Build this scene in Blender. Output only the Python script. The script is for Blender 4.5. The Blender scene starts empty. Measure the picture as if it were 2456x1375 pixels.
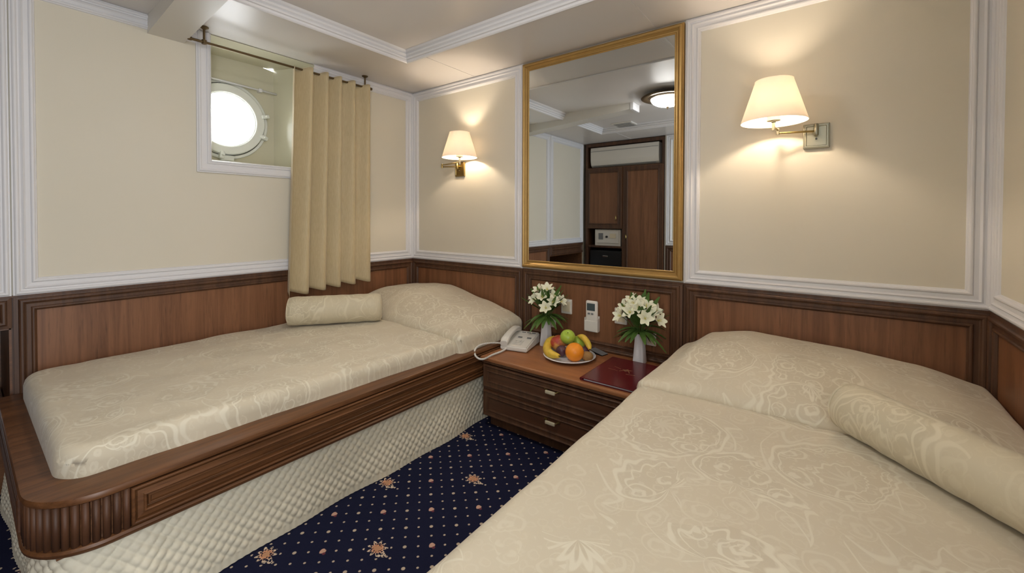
import bpy, bmesh, math, random
from mathutils import Vector, Matrix, noise
random.seed(7)
PI = math.pi
S = bpy.context.scene
C = S.collection

# ------------------------------------------------------------------ camera
cam_d = bpy.data.cameras.new('camera')
cam = bpy.data.objects.new('camera', cam_d)
C.objects.link(cam)
yaw, pit, rol = math.radians(37.155), math.radians(-0.927), math.radians(0.148)
fw = Vector((-math.sin(yaw)*math.cos(pit), math.cos(yaw)*math.cos(pit), math.sin(pit)))
r0 = Vector((math.cos(yaw), math.sin(yaw), 0))
u0 = r0.cross(fw)
rt = r0*math.cos(rol) + u0*math.sin(rol)
up = -r0*math.sin(rol) + u0*math.cos(rol)
cam.matrix_world = Matrix(((rt.x, up.x, -fw.x, 2.5743), (rt.y, up.y, -fw.y, -2.1326), (rt.z, up.z, -fw.z, 1.09975), (0, 0, 0, 1)))
cam_d.sensor_width = 36
cam_d.lens = 1012.193/2456*36
cam_d.shift_y = -(687.5-538.95)/2456
cam_d.clip_start = .02
S.camera = cam

RW = 3.018          # room width
# ------------------------------------------------------------------ light, sky, exposure
S.view_settings.view_transform = 'Standard'
S.view_settings.look = 'None'
S.view_settings.gamma = 1
S.view_settings.use_curve_mapping = False
S.view_settings.exposure = 0.40
w = bpy.data.worlds.new('sky'); S.world = w; w.use_nodes = True
bg = w.node_tree.nodes['Background']
bg.inputs[0].default_value = (.93, .97, 1, 1); bg.inputs[1].default_value = 8.0

def light(name, kind, loc, energy, color, size=.1, size_y=None, aim=None):
    l = bpy.data.lights.new(name, kind); l.energy = energy; l.color = color
    if kind == 'AREA':
        l.size = size
        if size_y: l.shape = 'RECTANGLE'; l.size_y = size_y
    else: l.shadow_soft_size = size
    o = bpy.data.objects.new(name, l); o.location = loc; C.objects.link(o)
    if aim: o.rotation_euler = Vector(aim).to_track_quat('-Z', 'Y').to_euler()
    return o
# added fill light behind the camera, set in a made-up doorway to brighten the room
light('room_fill_light', 'AREA', (RW+.06, -2.43, 1.02), 23, (.90, .95, 1), .66, 1.9, aim=(-1, .12, .0))

YB = -2.80          # plane of the wardrobe / end wall
ZS = 2.0475         # soffit
ZC = 2.100          # raised ceiling
ZW = .783           # top of wood panelling

# ------------------------------------------------------------------ node helper
class V:
    def __init__(s, nt, sock): s.nt, s.s = nt, sock
    def _m(s, op, *a):
        n = s.nt.nodes.new('ShaderNodeMath'); n.operation = op
        for i, x in enumerate((s,)+a):
            if isinstance(x, V): s.nt.links.new(x.s, n.inputs[i])
            else: n.inputs[i].default_value = x
        return V(s.nt, n.outputs[0])
    def __add__(s, o): return s._m('ADD', o)
    __radd__ = __add__
    def __sub__(s, o): return s._m('SUBTRACT', o)
    def __mul__(s, o): return s._m('MULTIPLY', o)
    __rmul__ = __mul__
    def __truediv__(s, o): return s._m('DIVIDE', o)
    def rnd(s): return s._m('ROUND')
    def sin(s): return s._m('SINE')
    def cos(s): return s._m('COSINE')
    def abs(s): return s._m('ABSOLUTE')
    def lt(s, o): return s._m('LESS_THAN', o)
    def gt(s, o): return s._m('GREATER_THAN', o)
    def max(s, o): return s._m('MAXIMUM', o)
    def min(s, o): return s._m('MINIMUM', o)
    def sqrt(s): return s._m('SQRT')
    def mod(s, o): return s._m('FLOORED_MODULO', o)
    def atan2(s, o): return s._m('ARCTAN2', o)
    def step(s, a, b):           # smooth ramp from a to b
        n = s.nt.nodes.new('ShaderNodeMapRange'); n.interpolation_type = 'SMOOTHSTEP'
        s.nt.links.new(s.s, n.inputs[0]); n.inputs[1].default_value = a; n.inputs[2].default_value = b
        return V(s.nt, n.outputs[0])

class M:
    def __init__(s, name, rough=.5, metal=0, spec=.5, color=None):
        s.m = bpy.data.materials.new(name); s.m.use_nodes = True
        s.nt = s.m.node_tree; s.b = s.nt.nodes['Principled BSDF']
        s.b.inputs['Roughness'].default_value = rough
        s.b.inputs['Metallic'].default_value = metal
        s.b.inputs['Specular IOR Level'].default_value = spec
        if color: s.b.inputs['Base Color'].default_value = (*color, 1)
        s._co = None
    def co(s):
        if s._co is None: s._co = s.nt.nodes.new('ShaderNodeTexCoord').outputs['Object']
        return s._co
    def world(s):
        return s.nt.nodes.new('ShaderNodeNewGeometry').outputs['Position']
    def xyz(s, src=None):
        n = s.nt.nodes.new('ShaderNodeSeparateXYZ'); s.nt.links.new(src or s.co(), n.inputs[0])
        return [V(s.nt, o) for o in n.outputs]
    def map(s, scale=(1, 1, 1), src=None, rot=(0, 0, 0)):
        n = s.nt.nodes.new('ShaderNodeMapping'); n.inputs['Scale'].default_value = scale
        n.inputs['Rotation'].default_value = rot
        s.nt.links.new(src or s.co(), n.inputs[0]); return n.outputs[0]
    def noise(s, scale, detail=3, rough=.5, src=None, dist=0, col=False):
        n = s.nt.nodes.new('ShaderNodeTexNoise'); n.inputs['Scale'].default_value = scale
        n.inputs['Detail'].default_value = detail; n.inputs['Roughness'].default_value = rough
        n.inputs['Distortion'].default_value = dist
        s.nt.links.new(src or s.co(), n.inputs['Vector'])
        return n.outputs['Color'] if col else V(s.nt, n.outputs[0])
    def voro(s, scale, src=None, feature='F1', out='Distance', rnd=1):
        n = s.nt.nodes.new('ShaderNodeTexVoronoi'); n.feature = feature
        n.inputs['Scale'].default_value = scale; n.inputs['Randomness'].default_value = rnd
        s.nt.links.new(src or s.co(), n.inputs['Vector'])
        return V(s.nt, n.outputs[out]) if out == 'Distance' else n.outputs[out]
    def warp(s, src, amt, scale):
        c = s.noise(scale, 2, src=src, col=True)
        n = s.nt.nodes.new('ShaderNodeVectorMath'); n.operation = 'MULTIPLY_ADD'
        s.nt.links.new(c, n.inputs[0]); n.inputs[1].default_value = (amt,)*3; s.nt.links.new(src, n.inputs[2])
        return n.outputs[0]
    def mix(s, f, a, b):
        n = s.nt.nodes.new('ShaderNodeMix'); n.data_type = 'RGBA'
        s.nt.links.new(f.s if isinstance(f, V) else f, n.inputs[0])
        for k, x in ((6, a), (7, b)):
            if isinstance(x, tuple): n.inputs[k].default_value = (*x, 1)
            else: s.nt.links.new(x, n.inputs[k])
        return n.outputs[2]
    def color(s, sock): s.nt.links.new(sock, s.b.inputs['Base Color']); return s
    def rough(s, v): s.nt.links.new(v.s, s.b.inputs['Roughness']); return s
    def bump(s, v, strength=.3, dist=.002):
        n = s.nt.nodes.new('ShaderNodeBump'); n.inputs['Strength'].default_value = strength
        n.inputs['Distance'].default_value = dist
        s.nt.links.new(v.s, n.inputs['Height']); s.nt.links.new(n.outputs[0], s.b.inputs['Normal']); return s

def lin(r, g, b):
    f = lambda c: (c/255/12.92) if c/255 <= .04045 else ((c/255+.055)/1.055)**2.4
    return (f(r), f(g), f(b))

MT = {}
# painted wall covering with a fine woven texture
m = M('wallpaper', .62, spec=.3)
wv = m.noise(260, 2, src=m.map((1, 1, .25), m.world()))
m.color(m.mix(m.noise(2.5, 2, src=m.world()), lin(215, 208, 190), lin(221, 214, 198))); m.bump(wv, .12, .0006); MT['paper'] = m.m
m = M('white_paint', .38, color=lin(224, 223, 225)); MT['white'] = m.m
m = M('recess_paint', .20, color=lin(206, 202, 180)); m.bump(m.noise(7, 1, src=m.world()), .05, .003); MT['recess'] = m.m
m = M('ceiling_laminate', .34)
m.color(m.mix(m.noise(3, 2, src=m.world()), lin(214, 208, 203), lin(220, 216, 212))); m.bump(m.noise(2.2, 1, src=m.world()), .1, .004); MT['ceil'] = m.m
m = M('beam_paint', .4, color=lin(216, 212, 204)); MT['beam'] = m.m

def wood(name, a, b, c, axis='z', rough=.36, strips=True):
    m = M(name, rough)
    k = {'x': (2.2, 40, 40), 'y': (40, 2.2, 40), 'z': (34, 34, 1.6)}[axis]
    g = m.noise(1, 6, .62, src=m.map(k, m.world()), dist=.7)
    k2 = tuple(v*4.5 for v in k)
    g2 = m.noise(1, 3, .7, src=m.map(k2, m.world()))
    c1 = m.mix(g.step(.3, .72), b, a)
    c2 = m.mix(g2.step(.52, .75)*.55, c1, c)
    if strips and axis == 'z':
        x, y, z = m.xyz(m.world())
        t = (x + y)*11.0
        n = m.nt.nodes.new('ShaderNodeTexWhiteNoise'); n.noise_dimensions = '1D'
        fl = t._m('FLOOR'); m.nt.links.new(fl.s, n.inputs['W'])
        f = V(m.nt, n.outputs['Value'])*.42
        c2 = m.mix(f, c2, a)
    m.color(c2); m.bump(g2, .08, .0008)
    m.rough(g*.14 + rough)
    return m.m
A, B, Cc = lin(138, 94, 64), lin(108, 70, 46), lin(58, 36, 22)
MT['wood'] = wood('walnut_vertical_grain', A, B, Cc)
MT['woodx'] = wood('walnut_grain_along_x', lin(92, 58, 38), lin(74, 46, 29), Cc, 'x')
MT['woody'] = wood('walnut_grain_along_y', lin(122, 80, 48), lin(88, 55, 31), Cc, 'y', .3)
MT['mould'] = wood('walnut_moulding', lin(98, 66, 44), lin(70, 45, 30), Cc, 'z', .4, False)
MT['top'] = wood('nightstand_top_walnut', lin(164, 110, 70), lin(140, 90, 56), lin(108, 66, 40), 'x', .34)
MT['dark'] = M('dark_void', .8, color=(.012, .008, .006)).m

def jacquard(name, base, light_, dark, scale=1.0, rough=.55):
    m = M(name, rough, spec=.3)
    src = m.world()
    def motif(sc, k, pet, warpamt, seed):
        w_ = m.warp(m.map((1, 1, 1), src), warpamt, 1.1*sc)
        n = m.nt.nodes.new('ShaderNodeTexVoronoi'); n.inputs['Scale'].default_value = sc; n.inputs['Randomness'].default_value = .85
        m.nt.links.new(w_, n.inputs['Vector'])
        d = m.nt.nodes.new('ShaderNodeVectorMath'); d.operation = 'SUBTRACT'
        m.nt.links.new(w_, d.inputs[0]); m.nt.links.new(n.outputs['Position'], d.inputs[1])
        x, y, z = m.xyz(d.outputs[0]); cr, cg, cb = m.xyz(n.outputs['Color'])
        rr = (x*x+y*y+z*z*.5).sqrt()*sc
        th = y.atan2(x) + cr*6.28 + rr*2.2
        f = rr*((th.cos()*.46) + (th*2).cos()*.12 + 1) + (th*pet).cos()*.010
        return f, th, rr
    def band(f, c, w_): return ((f - c).abs()).step(w_, w_*.35)
    f1, t1, r1 = motif(3.3*scale, 1, 14, .09/scale, 1)
    f2, t2, r2 = motif(12*scale, 1, 6, .02/scale, 2)
    f3, t3, r3 = motif(34*scale, 1, 5, .008/scale, 3)
    ins = f1.step(.37, .35)
    ring = f1.step(.33, .32)*f1.gt(.155)
    small = band(f2, .33, .035).max(band(f2, .17, .05)).max(band(f3, .30, .07)*.45)
    petals = ((t1*5).sin().abs()*.10 + f1).step(.14, .125)
    big = band(f1, .37, .016).max(band(f1, .325, .007)).max(band(f1, .155, .011)).max(petals*.5)
    leaf = band((t1*4).sin().abs()*.16 + f1, .56, .018)*.8
    lines = big.max(small*(ring*.5+.42)).max(leaf)
    grey = m.noise(4*scale, 2, src=src).step(.35, .7)
    col = m.mix(ins*.55 + grey*.45, base, dark)
    col = m.mix(lines*.60, col, light_)
    m.color(col)
    m.rough(lines*-.14 + rough)
    m.bump(lines + m.noise(420, 1, src=src)*.4, .22, .0009)
    m.b.inputs['Sheen Weight'].default_value = .15
    return m.m
MT['spread'] = jacquard('cream_paisley_jacquard', lin(211, 200, 177), lin(232, 226, 206), lin(202, 191, 168))
MT['bolster'] = jacquard('bolster_jacquard', lin(206, 195, 168), lin(224, 215, 190), lin(197, 186, 159), 1.15)
m = M('quilted_cotton', .7, color=lin(226, 218, 196)); m.bump(m.noise(300, 2), .15, .0005); MT['quilt'] = m.m
m = M('curtain_satin', .5, spec=.35); g = m.noise(1, 2, src=m.map((240, 240, 26)))
m.color(m.mix(g.step(.35, .65), lin(208, 190, 150), lin(217, 200, 162))); m.bump(g, .12, .0006)
m.b.inputs['Sheen Weight'].default_value = .3
tr = m.nt.nodes.new('ShaderNodeBsdfTranslucent'); tr.inputs[0].default_value = (*lin(228, 212, 172), 1)
mx = m.nt.nodes.new('ShaderNodeMixShader'); mx.inputs[0].default_value = .22
m.nt.links.new(m.b.outputs[0], mx.inputs[1]); m.nt.links.new(tr.outputs[0], mx.inputs[2])
m.nt.links.new(mx.outputs[0], m.nt.nodes['Material Output'].inputs[0]); MT['curtain'] = m.m

m = M('gilt_frame', .38, .55); m.color(m.mix(m.noise(30, 3, src=m.world()), lin(188, 154, 94), lin(170, 136, 80))); MT['gold'] = m.m
MT['mirror'] = M('mirror_glass', .015, 1.0, color=(.76, .80, .82)).m
MT['brass'] = M('aged_brass', .3, 1.0, color=lin(160, 140, 90)).m
MT['bronze'] = M('dark_bronze_rod', .4, .8, color=lin(110, 92, 66)).m
MT['nickel'] = M('brushed_nickel', .33, 1.0, color=lin(156, 154, 138)).m
MT['handle'] = M('cream_metal_handle', .35, .25, color=lin(214, 204, 176)).m
MT['fluted'] = wood('walnut_flutes', lin(98, 62, 38), lin(72, 44, 26), lin(46, 28, 16), 'z', .5, False)
MT['chrome'] = M('polished_chrome', .15, 1.0, color=(.8, .8, .78)).m
MT['plastic'] = M('white_plastic', .35, color=lin(222, 218, 210)).m
MT['ivory'] = M('ivory_plastic', .4, color=lin(224, 212, 184)).m
MT['grey'] = M('grey_plastic', .45, color=lin(120, 122, 124)).m
MT['black'] = M('black_plastic', .4, color=lin(24, 24, 26)).m
MT['lcd'] = M('lcd_panel', .2, color=lin(70, 84, 88)).m
MT['china'] = M('white_porcelain', .12, color=lin(232, 232, 236)).m
MT['enamel'] = M('porthole_enamel', .3, color=lin(226, 228, 222)).m
MT['rubber'] = M('porthole_seal', .6, color=lin(92, 92, 82)).m
MT['petal'] = M('flower_petal', .6, color=lin(236, 232, 206))
p_ = MT['petal']; p_.b.inputs['Subsurface Weight'].default_value = .15; MT['petal'] = p_.m
MT['petal_in'] = M('flower_throat', .6, color=lin(214, 206, 120)).m
m = M('leaf_green', .5); m.color(m.mix(m.noise(60, 2), lin(58, 88, 38), lin(92, 124, 54))); MT['leaf'] = m.m
m = M('orange_peel', .42); m.color(m.mix(m.noise(30, 2), lin(238, 138, 24), lin(246, 156, 40))); m.bump(m.voro(230), .35, .0008); MT['orange'] = m.m
m = M('green_apple_skin', .3); m.color(m.mix(m.noise(28, 3), lin(150, 182, 56), lin(182, 204, 84))); MT['apple'] = m.m
m = M('peach_skin', .5); m.color(m.mix(m.noise(16, 3).step(.4, .6), lin(172, 62, 48), lin(222, 164, 88))); MT['peach'] = m.m
m = M('plum_skin', .35); m.color(m.mix(m.noise(25, 3), lin(62, 36, 52), lin(98, 62, 74))); MT['plum'] = m.m
m = M('banana_skin', .45); m.color(m.mix(m.noise(1, 3, src=m.map((40, 40, 40))).step(.4, .7), lin(226, 188, 72), lin(206, 180, 62))); MT['banana'] = m.m
MT['btip'] = M('banana_tip', .6, color=lin(80, 66, 34)).m
m = M('kiwi_skin', .8); m.color(m.mix(m.noise(90, 3), lin(138, 104, 60), lin(166, 128, 78))); MT['kiwi'] = m.m
m = M('burgundy_leatherette', .2); m.color(m.mix(m.noise(20, 2), lin(84, 24, 30), lin(96, 28, 34))); m.bump(m.noise(420, 2), .1, .0004); MT['burg'] = m.m
MT['foil'] = M('gold_foil', .35, .6, color=lin(196, 160, 120)).m
MT['paper_white'] = M('white_paper', .7, color=lin(216, 218, 226)).m
MT['linen'] = M('white_linen', .7, color=lin(222, 224, 232)).m

# thin clear glass (porthole pane)
m = M('porthole_glass'); nt = m.nt
t_ = nt.nodes.new('ShaderNodeBsdfTransparent'); g_ = nt.nodes.new('ShaderNodeBsdfGlossy'); g_.inputs['Roughness'].default_value = .02
mx = nt.nodes.new('ShaderNodeMixShader'); mx.inputs[0].default_value = .06
nt.links.new(t_.outputs[0], mx.inputs[1]); nt.links.new(g_.outputs[0], mx.inputs[2]); nt.links.new(mx.outputs[0], nt.nodes['Material Output'].inputs[0]); MT['glass'] = m.m
# fabric lamp shade: diffuse + translucent
m = M('pleated_shade_fabric'); nt = m.nt
d_ = nt.nodes.new('ShaderNodeBsdfDiffuse'); d_.inputs[0].default_value = (.84, .78, .69, 1)
t_ = nt.nodes.new('ShaderNodeBsdfTranslucent'); t_.inputs[0].default_value = (.90, .83, .74, 1)
mx = nt.nodes.new('ShaderNodeMixShader'); mx.inputs[0].default_value = .25
nt.links.new(d_.outputs[0], mx.inputs[1]); nt.links.new(t_.outputs[0], mx.inputs[2]); nt.links.new(mx.outputs[0], nt.nodes['Material Output'].inputs[0]); MT['shade'] = m.m
def emis(name, col, st):
    m = M(name, .4, color=col); m.b.inputs['Emission Color'].default_value = (*col, 1); m.b.inputs['Emission Strength'].default_value = st
    return m.m
MT['bulb'] = emis('lit_bulb', (1, .83, .64), 330)
MT['bowl'] = emis('lit_alabaster_bowl', (1, .94, .88), 37)

# navy carpet: dot grid, small hearts and flower sprays woven in
def carpet():
    m = M('navy_axminster_carpet', .95, spec=.1)
    x, y, z = m.xyz(m.world())
    a, b = .1332, .1176
    X = (x-1.118)/(a/4); Y = (y+.592)/(b/4)
    def cell(X, Y, n, ox=0, oy=0):
        u = (X-ox)/n; v = (Y-oy)/n
        ru, rv = u.rnd(), v.rnd()
        return (u-ru)*(n*a/4), (v-rv)*(n*b/4), (ru+rv).mod(2.0)
    def ln(dx, dy): return (dx*dx+dy*dy).sqrt()
    dx, dy, par = cell(X, Y, 2); d1 = ln(dx, dy) + par*.0022
    dx, dy, p2 = cell(X, Y, 2, 1, 1); d2 = ln(dx, dy)+.0022
    dots = d1.min(d2).step(.0072, .0052)
    fx, fy, fp = cell(X, Y, 8)
    hx, hy, hp = cell(X, Y, 8, 4, 4)
    def heart(dx, dy):
        d = ln(dx*1.05, dy - dx.abs()*.35)
        t = ln(dx-.012, dy+.002)
        return d.step(.0112, .0092), t.step(.0062, .0045)
    h1, t1 = heart(hx, hy); h2, t2 = heart(fx, fy)
    even = fp.lt(.5); odd = fp.gt(.5)
    hh = h1.max(h2*odd); tt = t1.max(t2*odd)
    r = ln(fx*1.0, fy*1.15); th = fy.atan2(fx)
    pet = (r - (th*9).cos()*.0085).step(.0305, .0285)*r.gt(.011)
    core = r.lt(.012)
    tail = ln(fx-.040, fy+.006).step(.0085, .007).max(ln(fx-.052, fy+.002).step(.0050, .0038)).max(ln(fx-.030, fy+.016).step(.0055, .0045))
    hole = (r - .023).abs().lt(.0028)*((th*9).cos()).gt(.55)
    nz = m.voro(190, m.world())
    fl = (pet*(hole*-1+1)).max(tail)*even
    exc = ln(hx, hy).gt(.015)*(ln(fx, fy) - even*.026).gt(.016)
    nav = m.mix(m.noise(500, 2, src=m.world()), lin(22, 24, 46), lin(34, 37, 64))
    c = m.mix(dots*exc*.85, nav, lin(214, 196, 172))
    c = m.mix(hh, c, lin(206, 166, 146)); c = m.mix(tt*.8, c, lin(120, 62, 72))
    fc = m.mix(r.step(.012, .034), lin(222, 156, 116), lin(232, 212, 186))
    c = m.mix(fl*nz.step(.8, .45), c, fc)
    c = m.mix(core*even*.8, c, lin(218, 164, 124))
    m.color(c); m.bump(m.noise(700, 2, src=m.world()), .5, .002)
    return m.m
MT['carpet'] = carpet()

# ------------------------------------------------------------------ geometry helpers
WL = {}
def wl(o):
    return WL.get(o.name, Vector((0, 0, 0))) if o else Vector((0, 0, 0))
def obj(name, bm, mat, parent=None, smooth=False, world=True):
    """link a bmesh as one object; world=True: verts are in world coordinates"""
    me = bpy.data.meshes.new(name)
    off = wl(parent)
    if world and off.length: bmesh.ops.translate(bm, verts=bm.verts, vec=-off)
    bmesh.ops.recalc_face_normals(bm, faces=bm.faces)
    bm.to_mesh(me); bm.free()
    for m_ in (mat if isinstance(mat, (list, tuple)) else [mat]): me.materials.append(MT[m_] if isinstance(m_, str) else m_)
    if smooth:
        for p in me.polygons: p.use_smooth = True
        if smooth != True:
            me.set_sharp_from_angle(angle=math.radians(smooth))
    o = bpy.data.objects.new(name, me); C.objects.link(o)
    if parent: o.parent = parent
    WL[o.name] = off.copy()
    return o
def thing(name, label, cat, loc=(0, 0, 0), group=None):
    o = bpy.data.objects.new(name, None); C.objects.link(o); o.location = loc; o.empty_display_size = .05
    o['label'] = label; o['category'] = cat
    if group: o['group'] = group
    WL[o.name] = Vector(loc)
    return o
def tag(o, label, cat, group=None):
    o['label'] = label; o['category'] = cat
    if group: o['group'] = group
    return o
def struct(o): o['kind'] = 'structure'; return o
def B_(): return bmesh.new()
def box(bm, x0, x1, y0, y1, z0, z1, bev=0, seg=2):
    vs = [bm.verts.new((x, y, z)) for x in (x0, x1) for y in (y0, y1) for z in (z0, z1)]
    fs = [bm.faces.new([vs[i] for i in f]) for f in ((0, 1, 3, 2), (4, 6, 7, 5), (0, 4, 5, 1), (2, 3, 7, 6), (0, 2, 6, 4), (1, 5, 7, 3))]
    if bev:
        es = {e for f in fs for e in f.edges}
        bmesh.ops.bevel(bm, geom=list(es), offset=bev, segments=seg, affect='EDGES', profile=.5)
    return bm
def bx(*a, **k): return box(B_(), *a, **k)
def tube(bm, pts, r, n=10, cap=True, closed=False):
    pts = [Vector(p) for p in pts]; N = len(pts)
    rr = r if isinstance(r, (list, tuple)) else [r]*N
    rings = []; ref = None
    for i, p in enumerate(pts):
        if closed: t = pts[(i+1) % N]-pts[i-1]
        else: t = pts[min(i+1, N-1)]-pts[max(i-1, 0)]
        t.normalize()
        if ref is None:
            ref = Vector((0, 0, 1)) if abs(t.z) < .9 else Vector((1, 0, 0))
        a = ref - t*ref.dot(t); a.normalize(); ref = a; b = t.cross(a)
        rings.append([bm.verts.new(p + (a*math.cos(2*PI*k/n)+b*math.sin(2*PI*k/n))*rr[i]) for k in range(n)])
    for i in range(N if closed else N-1):
        A_, B2 = rings[i], rings[(i+1) % N]
        for k in range(n): bm.faces.new((A_[k], A_[(k+1) % n], B2[(k+1) % n], B2[k]))
    if cap and not closed:
        bm.faces.new(rings[0][::-1]); bm.faces.new(rings[-1])
    return bm
def lathe(bm, prof, c=(0, 0, 0), n=32, axis='z', caps=True):
    c = Vector(c); rings = []
    for r, z in prof:
        if r < 1e-6: r = 1e-5
        ring = []
        for k in range(n):
            a = 2*PI*k/n
            v = {'z': (r*math.cos(a), r*math.sin(a), z), 'x': (z, r*math.cos(a), r*math.sin(a)), 'y': (r*math.cos(a), z, r*math.sin(a))}[axis]
            ring.append(bm.verts.new(c+Vector(v)))
        rings.append(ring)
    for i in range(len(rings)-1):
        for k in range(n): bm.faces.new((rings[i][k], rings[i][(k+1) % n], rings[i+1][(k+1) % n], rings[i+1][k]))
    if caps: bm.faces.new(rings[0][::-1]); bm.faces.new(rings[-1])
    return bm
def frame(bm, O, U, Vv, N, u0, u1, v0, v1, prof, fill=False):
    """mitred moulding round a rectangle; prof = [(inset, height)]"""
    O, U, Vv, N = map(Vector, (O, U, Vv, N)); L = []
    for ins, h in prof:
        L.append([bm.verts.new(O+U*u+Vv*v+N*h) for u, v in ((u0+ins, v0+ins), (u1-ins, v0+ins), (u1-ins, v1-ins), (u0+ins, v1-ins))])
    for i in range(len(L)-1):
        for k in range(4): bm.faces.new((L[i][k], L[i][(k+1) % 4], L[i+1][(k+1) % 4], L[i+1][k]))
    if fill: bm.faces.new(L[-1])
    return bm
def bead(c, r, base=0, n=5):
    return [(c-r*math.cos(PI*k/n), base+r*math.sin(PI*k/n)) for k in range(n+1)]
WP = [(0, 0), (0, .011)] + bead(.012, .0075, .011) + [(.024, .010), (.030, .015), (.036, .010), (.048, .009)] + bead(.056, .0065, .008) + [(.066, .006), (.068, 0)]
def wprof(s): return [(a*s, b) for a, b in WP]
DP = [(0, 0), (0, .010), (.012, .012)] + bead(.021, .009, .011) + [(.034, .009), (.046, .009)] + bead(.052, .006, .009) + [(.062, .004), (.062, .001)]
def sweep(bm, path, prof, z0=0):
    """sweep closed profile [(offset outward, z)] along plan path [(x,y,nx,ny)]"""
    R = [[bm.verts.new((x+nx*o, y+ny*o, z+z0)) for o, z in prof] for x, y, nx, ny in path]
    n = len(prof)
    for i in range(len(R)-1):
        for k in range(n): bm.faces.new((R[i][k], R[i][(k+1) % n], R[i+1][(k+1) % n], R[i+1][k]))
    bm.faces.new(R[0]); bm.faces.new(R[-1][::-1])
    return bm
def cells(bm, us, vs, holes, f):
    for i in range(len(us)-1):
        for j in range(len(vs)-1):
            uc, vc = (us[i]+us[i+1])/2, (vs[j]+vs[j+1])/2
            if any(h[0] < uc < h[1] and h[2] < vc < h[3] for h in holes): continue
            f(bm, us[i], us[i+1], vs[j], vs[j+1])
    return bm

# ------------------------------------------------------------------ room shell
struct(obj('floor', bx(-.6, RW+.12, -3.5, .12, -.08, 0), 'carpet'))
TX0, TX1, TY0, TY1 = .5, RW-.5, -2.30, -.46
bm = B_()
cells(bm, [-.0, TX0, TX1, RW], [-3.5, TY0, TY1, 0], [(TX0, TX1, TY0, TY1)], lambda b, a, c, d, e: box(b, a, c, d, e, ZS, ZS+.1))
box(bm, TX0, TX1, TY0, TY1, ZC, ZS+.1)
ceiling = struct(obj('ceiling', bm, 'ceil'))
bm = B_()
tp = [(-.012, 0), (-.012, .006), (-.002, .009), (.004, .004), (.006, -.006)] + [(.014, -.008), (.017, -.016), (.012, -.020), (.022, -.026), (.026, -.034), (.020, -.038), (.032, -.044), (.040, -.0525)]
frame(bm, (0, 0, ZS), (1, 0, 0), (0, 1, 0), (0, 0, -1), TX0, TX1, TY0, TY1, tp)
obj('tray_moulding', bm, 'white', ceiling)
for x in (.648, 1.86):
    obj('joint_strip', bx(x-.007, x+.007, TY1+.012, -.012, ZS-.0025, ZS+.001), 'ceil', ceiling)
    obj('joint_strip', bx(x-.007, x+.007, -2.78, TY0-.012, ZS-.0025, ZS+.001), 'ceil', ceiling)
# boxed ship frame crossing the ceiling: deep at the hull, shallow at its tip
bm = B_()
by0, by1, bxe = -1.578, -1.436, 1.17
sec = [(-.0, 1.962), (bxe, 2.046), (bxe, ZC+.005), (-.0, ZC+.005)]
va = [bm.verts.new((x, by0, z)) for x, z in sec]; vb = [bm.verts.new((x, by1, z)) for x, z in sec]
bm.faces.new(va); bm.faces.new(vb[::-1])
for k in range(4): bm.faces.new((va[k], va[(k+1) % 4], vb[(k+1) % 4], vb[k]))
beam = obj('ceiling_beam', bm, 'beam', ceiling)
obj('end_cap', bx(bxe, bxe+.03, by0-.004, by1+.004, 2.038, ZC+.002, bev=.004), 'white', beam)
bm = bx(.70, .92, -2.29, -2.10, ZC-.012, ZC, bev=.003)
vent = tag(obj('ceiling_vent', bm, 'plastic'), 'small square white slotted vent in the ceiling seen in the mirror', 'vent')
for k in range(5):
    obj('slot', bx(.72, .90, -2.27+k*.035, -2.258+k*.035, ZC-.0145, ZC-.010), 'grey', vent)

# left wall (hull side) with porthole recess and berth alcove
WY0, WY1, WZ0, WZ1, WD = -1.327, -.768, 1.392, 2.043, -.30
AY0, AY1, AZ = -2.78, -2.004, .66
bm = B_()
cells(bm, [-3.5, AY0, AY1, WY0-.003, WY1+.003, .12], [0, AZ, WZ0-.003, WZ1+.003, ZC+.05], [(WY0-.003, WY1+.003, WZ0-.003, WZ1+.003), (AY0, AY1, -1, AZ)],
      lambda b, a, c, d, e: box(b, -.08, 0, a, c, d, e))
wall_left = struct(obj('wall_left', bm, 'paper'))
bm = B_()   # recess lining
box(bm, WD, 0, WY0-.02, WY0, WZ0-.02, WZ1+.02); 
WB = -.885    # the forward side of the recess is splayed
vs_ = [bm.verts.new((x, y, z)) for z in (WZ0-.02, WZ1+.02) for x, y in ((WD, WB), (0, WY1), (0, WY1+.02), (WD, WB+.12))]
for f_ in ((0, 1, 2, 3), (7, 6, 5, 4), (0, 4, 5, 1), (1, 5, 6, 2), (2, 6, 7, 3), (3, 7, 4, 0)): bm.faces.new([vs_[q] for q in f_])
box(bm, WD, 0, WY0, WY1, WZ0-.02, WZ0); box(bm, WD, 0, WY0, WY1, WZ1, WZ1+.02)
PC = Vector((WD, -1.160, 1.675)); PR = .176
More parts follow.
